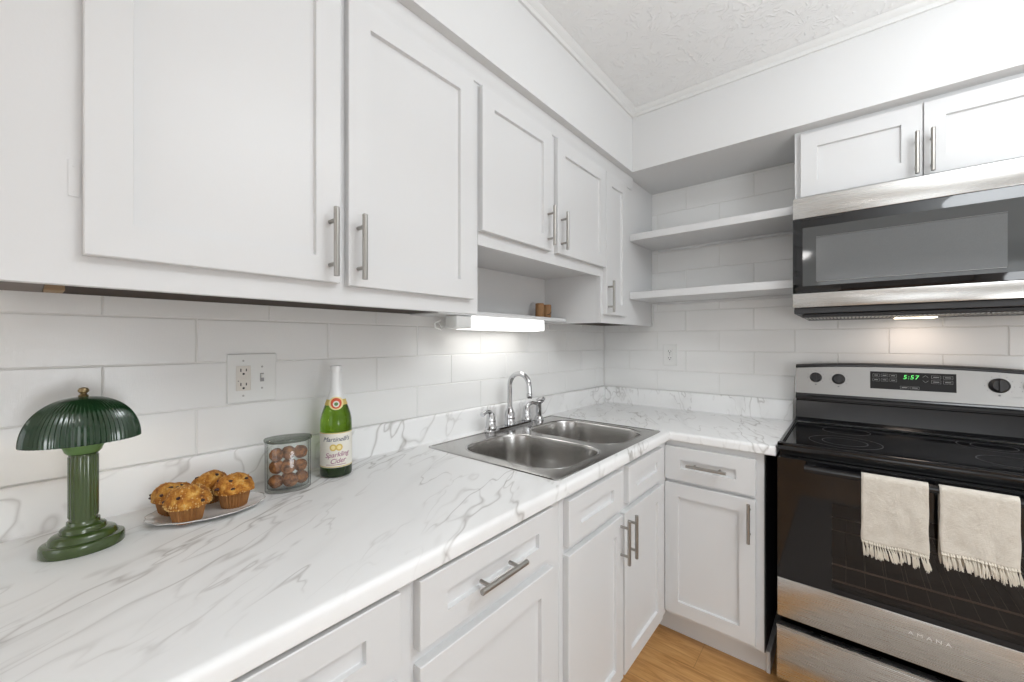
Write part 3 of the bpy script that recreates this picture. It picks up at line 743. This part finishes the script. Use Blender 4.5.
# cavity
b = MB()
b.box((SXa+.06, -.09, .33), (SXb-.06, -.08, .84)); b.box((SXa+.05, -.60, .33), (SXa+.06, -.08, .84)); b.box((SXb-.06, -.60, .33), (SXb-.05, -.08, .84)); b.box((SXa+.05, -.60, .32), (SXb-.05, -.08, .33)); b.box((SXa+.05, -.60, .84), (SXb-.05, -.08, .85))
cav = b.build('oven_cavity', 'cavity', st)
for zr in (.458, .515):
    b = MB()
    for y_ in (-.59, -.10): b.tube([(SXa+.062, y_, zr), (SXb-.062, y_, zr)], .0035, 8)
    for i in range(12):
        x_ = SXa+.09+i*.053; b.tube([(x_, -.585, zr-.003), (x_, -.10, zr-.003)], .0006, 5)
    b.build('oven_rack', 'rack', cav)
# drawer
dw = MB()
dw.box((SXa, -.664, .075), (SXb, -.612, .262), .003, 2)
dw.loft([[(x_, y_, z_) for y_, z_ in ((-.664, .2625), (-.668, .266), (-.668, .273), (-.660, .276), (-.640, .2765), (-.640, .2625))] for x_ in (SXa, SXb)], (True, True), True, False)
dwo = dw.build('storage_drawer', 'steel', st)

# ------------------------------------------------------------------ towels
def towel(x0, x1, zfront, zback, seed, label, shear=0.):
    T = thing('hand_towel', ((x0+x1)/2, -.70, .88), label, 'towel', 'linen towels on the oven door handle')
    rnd = random.Random(seed)
    path = []
    for i in range(14): path.append((-.6835, zback+(.862-zback)*i/13, 0))
    for a in (150, 120, 90, 60, 30): path.append((-.699+.0155*math.cos(math.radians(a)), .8665+.0155*math.sin(math.radians(a)), 0)) 
    path = [(p[0], p[1]) for p in path]
    # outside is -y, so mirror the cap
    cap = [(-.6835, .868), (-.6855, .8765), (-.692, .8812), (-.700, .8825), (-.7075, .8800), (-.7125, .874), (-.7135, .866)]
    path = [(-.6835, zback+(.862-zback)*i/13) for i in range(14)] + cap + [(-.7138, .858-(.858-zfront)*i/22) for i in range(1, 23)]
    NXX = 22; grid = []
    for j, (y_, z_) in enumerate(path):
        row = []
        for i in range(NXX+1):
            f = i/NXX; fr = max(0, (j-20)/22)
            wob = .0035*math.sin(f*7+seed)*fr + .004*fr*noise.noise(V(f*3, z_*14, seed))*2
            edge = .0035*math.sin(z_*55+seed)*fr
            x_ = x0+(x1-x0)*f + (shear*(.86-z_) if j > 20 else 0) + edge*(1 if f > .5 else -1)*.5
            dz = .0015*math.sin(f*9+seed) if j > 38 else 0
            row.append(V(x_, y_-abs(wob) if j > 20 else y_, z_+dz))
        grid.append(row)
    mb = MB(); mb.loft(grid, (False, False), False, True)
    cl = mb.build('cloth', 'linen', T, smooth=True)
    so = cl.modifiers.new('thick', 'SOLIDIFY'); so.thickness = .0022; so.offset = 0
    fb = MB(); last = grid[-1]; n = 26
    for i in range(n):
        f = (i+.5)/n; k = f*NXX; k0 = int(k); p = last[k0].lerp(last[min(k0+1, NXX)], k-k0)
        lean = .004+rnd.uniform(-.004, .006); L = rnd.uniform(.030, .040)
        fb.tube([p+V(0, 0, .003), p+V(lean*.2, -.0018, -.003), p+V(lean*.3, -.001, -.0065)], [.0016, .0032, .0015], 7)
        for q in range(8):
            dx = rnd.uniform(-.0035, .0035); l2 = L*rnd.uniform(.85, 1.08)
            s_ = p+V(lean*.3, -.001, -.006)
            fb.tube([s_, s_+V(lean*.5+dx*.6, rnd.uniform(-.004, .001), -l2*.45), s_+V(lean+dx, rnd.uniform(-.003, .002), -l2)], [.0012, .0014, .0008], 5)
    fb.build('fringe', 'fringe', T)
    gb = grid[0]; fb = MB()
    for i in range(n):
        f = (i+.5)/n; k = f*NXX; k0 = int(k); p = gb[k0].lerp(gb[min(k0+1, NXX)], k-k0)
        fb.tube([p, p+V(.002, .001, -.015), p+V(.003, .0, -.028)], [.003, .0025, .001], 6)
    fb.build('fringe', 'fringe', T)
towel(1.2655, 1.4175, .669, .672, 1.3, 'left of two cream linen towels with fringe on the oven handle')
towel(1.4400, 1.5915, .690, .672, 4.1, 'right of two cream linen towels with fringe on the oven handle')

# ------------------------------------------------------------------ table lamp
lx, ly = .108, -2.3585
la = thing('table_lamp', (lx, ly, CT), 'small dark green mushroom lamp with ribbed shade on the left countertop', 'lamp')
z0 = CT+.0005
prof = [(.0595, z0), (.061, z0+.002), (.061, z0+.016), (.0595, z0+.019), (.056, z0+.0205), (.051, z0+.021), (.050, z0+.023), (.0485, z0+.028), (.045, z0+.032), (.039, z0+.0345), (.034, z0+.035), (.0335, z0+.037), (.0335, z0+.041), (.031, z0+.044), (.026, z0+.046), (.0245, z0+.048), (.024, z0+.054)]
MB().lathe(prof, (lx, ly, 0), 64, sx=.78, sy=.95).build('base', 'greenstem', la)
st_ = MB().lathe([(.0205, z0+.0545), (.0205, z0+.060), (.0200, z0+.062), (.0200, z0+.175), (.0208, z0+.177), (.0208, z0+.180)], (lx, ly, 0), 96, sy=.97, fl=lambda a, r, h: 1+.085*abs(math.cos(a*10))*(1 if z0+.061 < h < z0+.176 else 0)).build('stem', 'greenstem', la)
MB().lathe([(.0215, z0+.1805), (.0255, z0+.185), (.0265, z0+.189), (.0295, z0+.196), (.029, z0+.201), (.010, z0+.203)], (lx, ly, 0), 48, sx=.85).build('collar', 'greencollar', la)
zs = z0+.204; sh = MB(); NR = 64
def flute(a, r, h): return 1+.018*math.cos(a*NR)*min(1, max(0, (r-.02)/.05))
outerp = [(.0835*math.cos(t_)**.85 if t_ < 1.56 else .001, zs+.084*math.sin(t_)) for t_ in [PI/2*i/22 for i in range(23)]]
outerp = [(max(r_, .004), h_) for r_, h_ in outerp]
innerp = [(max(r_-.003, .003), h_-.003*(i_ > 2)) for i_, (r_, h_) in enumerate(outerp)]
sh.lathe(innerp[::-1] + outerp, (lx, ly, 0), NR*6, sx=.74, sy=.965, fl=flute, cap=(True, True))
sh.build('shade', 'green', la)
zt_ = zs+.084
MB().lathe([(.007, zt_), (.0075, zt_+.002), (.005, zt_+.004), (.0042, zt_+.006), (.0075, zt_+.009), (.008, zt_+.012), (.0060, zt_+.016), (.002, zt_+.0175)], (lx, ly, 0), 24).build('finial', 'brass', la)
MB().lathe([(.004, z0+.204), (.012, z0+.212), (.014, z0+.225), (.010, z0+.238), (.002, z0+.243)], (lx, ly, 0), 20).build('bulb', 'bulb', la)
light('table_lamp_glow', 'POINT', (lx, ly, z0+.216), .8, (1, .82, .62), .022)

# ------------------------------------------------------------------ bottle
bx, by = .062, -1.838
bo = thing('cider_bottle', (bx, by, CT), 'green glass bottle of sparkling cider with white foil neck beside the jar', 'bottle')
z0 = CT+.0005; H = .322
glassp = [(.012, z0+.004), (.037, z0), (.0425, z0+.003), (.0435, z0+.010), (.0435, z0+.150), (.0425, z0+.165), (.039, z0+.182), (.033, z0+.200), (.026, z0+.219), (.0195, z0+.238), (.0165, z0+.252), (.0150, z0+.27), (.0145, z0+.31)]
MB().lathe(glassp, (bx, by, 0), 48).build('bottle_glass', 'bottle', bo)
def rad_at(h):
    for (r0, h0), (r1, h1) in zip(glassp, glassp[1:]):
        if h0 <= h-0 <= h1 and h1 > h0: return r0+(r1-r0)*(h-h0)/(h1-h0)
    return .0145
ci = MB().lathe([(.0428, z0+.0035), (.0440, z0+.0095), (.0440, z0+.0275), (.0436, z0+.028)], (bx, by, 0), 48).build('base_band', 'cider', bo)
fp = [(rad_at(z0+h_)+.0007, z0+h_) for h_ in (.212, .219, .228, .238, .246, .252, .262, .275, .29, .305)]
MB().lathe(fp+[(.0168, z0+.306), (.0168, z0+.318), (.0150, H+z0-.001), (.003, H+z0)], (bx, by, 0), 40).build('foil', 'foil', bo)
face = math.atan2(cam.location.y-by, cam.location.x-bx)
def wrap(mb_mesh, rfn, ang0, zc):      # bend a flat mesh (x right, y up) round the bottle, facing angle ang0
    bm2 = bmesh.new(); bm2.from_mesh(mb_mesh)
    for v in bm2.verts:
        z_ = zc+v.co.y; r = rfn(z_)+v.co.z; a = ang0+v.co.x/rfn(z_)
        v.co = V(bx+r*math.cos(a), by+r*math.sin(a), z_)
    return bm2
def grid_mesh(w_, h_, nx, ny, z, shape=None):
    bm2 = bmesh.new(); vs = {}
    for i in range(nx+1):
        for j in range(ny+1): vs[i, j] = bm2.verts.new((-w_/2+w_*i/nx, -h_/2+h_*j/ny, z))
    for i in range(nx):
        for j in range(ny):
            xm, ym = (-w_/2+w_*(i+.5)/nx), (-h_/2+h_*(j+.5)/ny)
            if shape is None or shape(xm, ym): bm2.faces.new((vs[i, j], vs[i+1, j], vs[i+1, j+1], vs[i, j+1]))
    me = bpy.data.meshes.new('g'); bm2.to_mesh(me); bm2.free(); return me
def ellipse_mesh(a_, b_, z, n=32, rings=4):
    bm2 = bmesh.new(); R = []
    for k in range(rings+1):
        q = max(k/rings, .02); R.append([bm2.verts.new((a_*q*math.cos(2*PI*i/n), b_*q*math.sin(2*PI*i/n), z)) for i in range(n)])
    bm2.faces.new(R[0])
    for r0, r1 in zip(R, R[1:]):
        for i in range(n): bm2.faces.new((r0[i], r0[(i+1) % n], r1[(i+1) % n], r1[i]))
    me = bpy.data.meshes.new('e'); bm2.to_mesh(me); bm2.free(); return me
def wrapped(name, mesh, m, parent, zc, dx=0, rot=0):
    mm = mesh.copy(); mm.transform(Matrix.Translation((dx, 0, .0010 if 'word' in name or 'script' in name else 0)) @ Matrix.Rotation(rot, 4, 'Z'))
    o = MB(); o.bm.free(); o.bm = wrap(mm, lambda z_: rad_at(z_), face, zc)
    return o.build(name, m, parent)
lb = wrapped('label', grid_mesh(.155, .100, 40, 6, .0006), 'label', bo, z0+.080)
wrapped('label_border', grid_mesh(.155, .0022, 40, 1, .0008), 'gold', lb, z0+.0325)
wrapped('label_border', grid_mesh(.155, .0022, 40, 1, .0008), 'gold', lb, z0+.1285)
wrapped('brand_script', text_mesh("Martinelli's", .0185, .35, .95, .0001), 'navy', lb, z0+.111)
wrapped('apple_medallion', ellipse_mesh(.0095, .0098, .0008), 'gold', lb, z0+.088, -.008)
wrapped('apple_medallion', ellipse_mesh(.0095, .0098, .0010), 'gold', lb, z0+.088, .008)
wrapped('apple_core_print', ellipse_mesh(.0055, .0060, .0011), 'goldlite', lb, z0+.088, -.008)
wrapped('apple_core_print', ellipse_mesh(.0055, .0060, .0013), 'goldlite', lb, z0+.088, .008)
wrapped('word_sparkling', text_mesh('Sparkling', .0195, .35, .95, .0001), 'plum', lb, z0+.067, .002, .08)
wrapped('word_cider', text_mesh('Cider', .0195, .35, .95, .0001), 'plum', lb, z0+.049, .004, .08)
wrapped('fine_print', grid_mesh(.056, .0014, 14, 1, .0008), 'plum', lb, z0+.0385)
nz = z0+.213
nl_ = wrapped('neck_label', ellipse_mesh(.0205, .0185, .0016), 'goldlite', bo, nz)
wrapped('neck_band', grid_mesh(.16, .016, 40, 3, .0011), 'gold', nl_, nz+.002)
wrapped('seal_ring', ellipse_mesh(.0145, .0150, .0018), 'red', nl_, nz)
wrapped('seal_center', ellipse_mesh(.0085, .0088, .0020), 'label', nl_, nz-.002)
wrapped('apple_print', ellipse_mesh(.0050, .0048, .0022), 'leaf', nl_, nz-.002)

# ------------------------------------------------------------------ jar with balls
jx, jy = .083, -1.980; jr = math.radians(72)
ja = thing('glass_jar', (jx, jy, CT), 'oval clear glass jar with smoky lid holding brown dough balls', 'jar')
def oval(a_, b_, z, n=48):
    pts = []
    for i in range(n):
        t_ = 2*PI*i/n; x_ = a_*math.copysign(abs(math.cos(t_))**.92, math.cos(t_)); y_ = b_*math.copysign(abs(math.sin(t_))**.92, math.sin(t_))
        pts.append(V(jx+x_*math.cos(jr)-y_*math.sin(jr), jy+x_*math.sin(jr)+y_*math.cos(jr), z))
    return pts
z0 = CT+.0005; A_, B_ = .054, .036
b = MB(); rings = [oval(A_-.003, B_-.003, z0), oval(A_, B_, z0+.003), oval(A_, B_, z0+.127), oval(A_-.001, B_-.001, z0+.1295), oval(A_-.004, B_-.004, z0+.1285), oval(A_-.0045, B_-.0045, z0+.010), oval(A_-.010, B_-.010, z0+.007)]
b.loft(rings, (True, True)); b.build('glass_body', 'jar', ja)
b = MB(); b.loft([oval(A_-.006, B_-.006, z0+.1265), oval(A_-.006, B_-.006, z0+.1305), oval(A_+.002, B_+.002, z0+.1310), oval(A_+.003, B_+.003, z0+.135), oval(A_+.002, B_+.002, z0+.138), oval(A_-.012, B_-.009, z0+.1395)], (True, True)); b.build('lid', 'lid', ja)
r_b = .0174
spots = [(-.029, -.004, 0), (.0, .011, 0), (.004, -.0125, 0), (.031, .003, 0), (-.027, .005, 1), (-.001, -.012, 1), (.028, -.005, 1), (.003, .013, 1), (-.028, -.003, 2), (.001, .004, 2), (.029, .002, 2)]
ballproto = None
for i, (p, q, lv) in enumerate(spots):
    if ballproto is None:
        b = MB(); bmesh.ops.create_icosphere(b.bm, subdivisions=4, radius=r_b)
        for v in b.bm.verts: v.co *= 1+.09*noise.noise(v.co*90)+.04*noise.noise(v.co*260)
        ballproto = b.build('dough_ball', 'ball', smooth=True); o = ballproto
    else:
        o = ballproto.copy(); COL.objects.link(o)
    s_ = [1, .95, 1.04, .98, 1.02][i % 5]
    o.location = (jx+p*math.cos(jr)-q*math.sin(jr), jy+p*math.sin(jr)+q*math.cos(jr), z0+.0262+lv*.0345)
    o.rotation_euler = (i*1.3, i*.7, i*2.1); o.scale = (s_, s_, s_*.97)
    o['label'] = 'brown cinnamon-dusted dough ball ' + ['at the bottom of the glass jar', 'in the middle layer of the glass jar', 'in the top layer of the glass jar'][lv]
    o['category'] = 'dough ball'; o['group'] = 'dough balls %s of the jar' % ['at the bottom', 'in the middle', 'in the top layer'][lv]

# ------------------------------------------------------------------ plate
px_, py_ = .104, -2.160; pr_ = math.radians(78)
pl = thing('serving_plate', (px_, py_, CT), 'white oval scalloped plate with thin dark rim under the muffins', 'plate')
def poval(s_, z, n=96, k=.02):
    pts = []
    for i in range(n):
        t_ = 2*PI*i/n; sc_ = 1+k*1.8*abs(math.sin(t_*7))*(1 if s_ > .8 else .3)
        x_, y_ = .108*s_*sc_*math.cos(t_), .076*s_*sc_*math.sin(t_)
        pts.append(V(px_+x_*math.cos(pr_)-y_*math.sin(pr_), py_+x_*math.sin(pr_)+y_*math.cos(pr_), z))
    return pts
z0 = CT+.0005
b = MB(); b.loft([poval(.58, z0), poval(.62, z0+.0005), poval(.80, z0+.006), poval(.99, z0+.0125), poval(1.0, z0+.0145), poval(.985, z0+.0152), poval(.80, z0+.0095), poval(.66, z0+.0052), poval(.3, z0+.0045)], (True, True))
b.build('dish', 'plate', pl)
b = MB(); b.loft([poval(1.0, z0+.0148), poval(1.003, z0+.0152), poval(1.0, z0+.0156), poval(.994, z0+.0154)], (False, False)); b.build('rim_line', 'platerim', pl)

# ------------------------------------------------------------------ muffins
def muffin(x_, y_, z_, seed, label, s=1.0, berries=6, crumbs=90, tilt=(0, 0)):
    T = thing('muffin', (x_, y_, z_), label, 'muffin', 'muffins on the oval plate')
    rnd = random.Random(seed)
    b = MB(); N_ = 112
    fl = lambda a, r, h: 1+.055*(math.asin(math.sin(a*28))*2/PI)
    b.lathe([(.0255*s, z_), (.026*s, z_+.001), (.0325*s, z_+.034*s), (.0315*s, z_+.0345*s)], (x_, y_, 0), N_, fl=fl, smooth=False)
    b.build('paper_cup', 'wrapper', T)
    b = MB(); rings = []; n = 56; prof = []
    for k in range(22):
        t_ = k/21
        if t_ < .22: r = .0305+(.0435-.0305)*math.sin(t_/.22*PI/2); h = .0335+.006*(t_/.22)
        else:
            q = (t_-.22)/.78*PI/2; r = .0435*math.cos(q)**.75; h = .0395+.038*math.sin(q)
        prof.append((max(r, .0008)*s, h*s))
    pts_all = []
    for r, h in prof:
        ring = []
        for i in range(n):
            a = 2*PI*i/n; p = V(r*math.cos(a), r*math.sin(a), h)
            d = 1+.10*noise.noise(V(p.x*38, p.y*38, p.z*38+seed*3))+.05*noise.noise(V(p.x*95+seed, p.y*95, p.z*95))
            q = V(p.x*d, p.y*d, .034*s+(p.z-.034*s)*(1+.22*noise.noise(V(p.x*30+seed*5, p.y*30, 1))+.05*noise.noise(V(p.x*110, p.y*110, seed))))
            ring.append(V(x_, y_, z_)+q)
        rings.append(ring)
    b.loft(rings, (True, True)); cap_ = b.build('muffin_top', 'cap', T)
    def surf(k, a):
        k0 = min(max(int(k), 0), 20); i0 = int(a/(2*PI)*n) % n
        return rings[k0][i0].lerp(rings[k0+1][i0], k-k0)
    cen = V(x_, y_, z_+.035*s)
    for _ in range(berries):
        p = surf(rnd.uniform(6, 17), rnd.uniform(-1.9, 1.0) % (2*PI))
        b = MB(); bmesh.ops.create_icosphere(b.bm, subdivisions=2, radius=rnd.uniform(.0036, .0054)*s)
        for v in b.bm.verts: v.co *= 1+.2*noise.noise(v.co*300)
        b.bm.transform(Matrix.Translation(p-(p-cen).normalized()*.0008) @ Matrix.Rotation(rnd.uniform(0, 3), 4, 'Z') @ Matrix.Diagonal((1.25, .9, .7, 1)))
        b.build('berry', 'berry', cap_, smooth=True)
    b = MB()
    for _ in range(crumbs):
        k = rnd.choice([rnd.uniform(3, 8), rnd.uniform(4, 19)]); p = surf(k, rnd.uniform(0, 2*PI)); r = rnd.uniform(.0009, .0022)*s
        m_ = Matrix.Translation(p+(p-cen).normalized()*r*.3) @ Matrix.Rotation(rnd.uniform(0, 3), 4, (rnd.random(), rnd.random(), .5)) @ Matrix.Diagonal((r, r*rnd.uniform(.6, 1), r*rnd.uniform(.5, .9), 1))
        bmesh.ops.create_icosphere(b.bm, subdivisions=1, radius=1, matrix=m_)
    o = b.build('crumbs', 'crumb', cap_); o['kind'] = 'stuff'
zp = CT+.0058
muffin(.130, -2.204, zp, 1, 'golden sugar-topped muffin at the front left of the oval plate', .95, 3, 220)
muffin(.056, -2.216, zp, 2, 'orange berry muffin behind the front left muffin on the plate', .88, 8, 60)
muffin(.112, -2.112, zp, 3, 'browned berry muffin at the right end of the plate', .95, 5, 90)
muffin(.038, -2.142, zp, 4, 'tall crumbly muffin at the back of the plate beside the backsplash', .90, 5, 90)

M['reflector'] = mat('beige_reflector', (.50, .48, .45), .95)  # unseen floor piece added only to tone reflections in the stove steel
t = NT(M['reflector']); t.color(t.mix(t.noise(t.co((200, 20, 20)), 1, 2), (.36, .31, .27), (.46, .40, .35)))
tag(MB().box((.92, -3.1, .0005), (2.3, -.82, .009), .003).build('floor_reflector', 'reflector'), 'unseen flat beige sheet added on the floor by the stove to tone its steel reflections', 'reflector')
# ------------------------------------------------------------------ ceiling fixtures
def dome(name, x_, y_, label):
    T = thing(name, (x_, y_, CEIL), label, 'light')
    MB().lathe([(.17, CEIL-.0005), (.17, CEIL-.03), (.155, CEIL-.034), (.155, CEIL-.045), (.175, CEIL-.05), (.175, CEIL-.06), (.16, CEIL-.064)], (x_, y_, 0), 48).build('metal_ring', 'chrome', T)
    MB().lathe([(.158, CEIL-.0645), (.150, CEIL-.09), (.12, CEIL-.115), (.07, CEIL-.13), (.012, CEIL-.135)], (x_, y_, 0), 48).build('glass_dome', 'lampglass', T)
    MB().lathe([(.012, CEIL-.1355), (.014, CEIL-.142), (.008, CEIL-.150), (.003, CEIL-.156)], (x_, y_, 0), 20).build('finial', 'chrome', T)
    return T
dome('ceiling_lamp', .70, -4.9, 'chrome ringed glass dome ceiling lamp reflected in the microwave door')
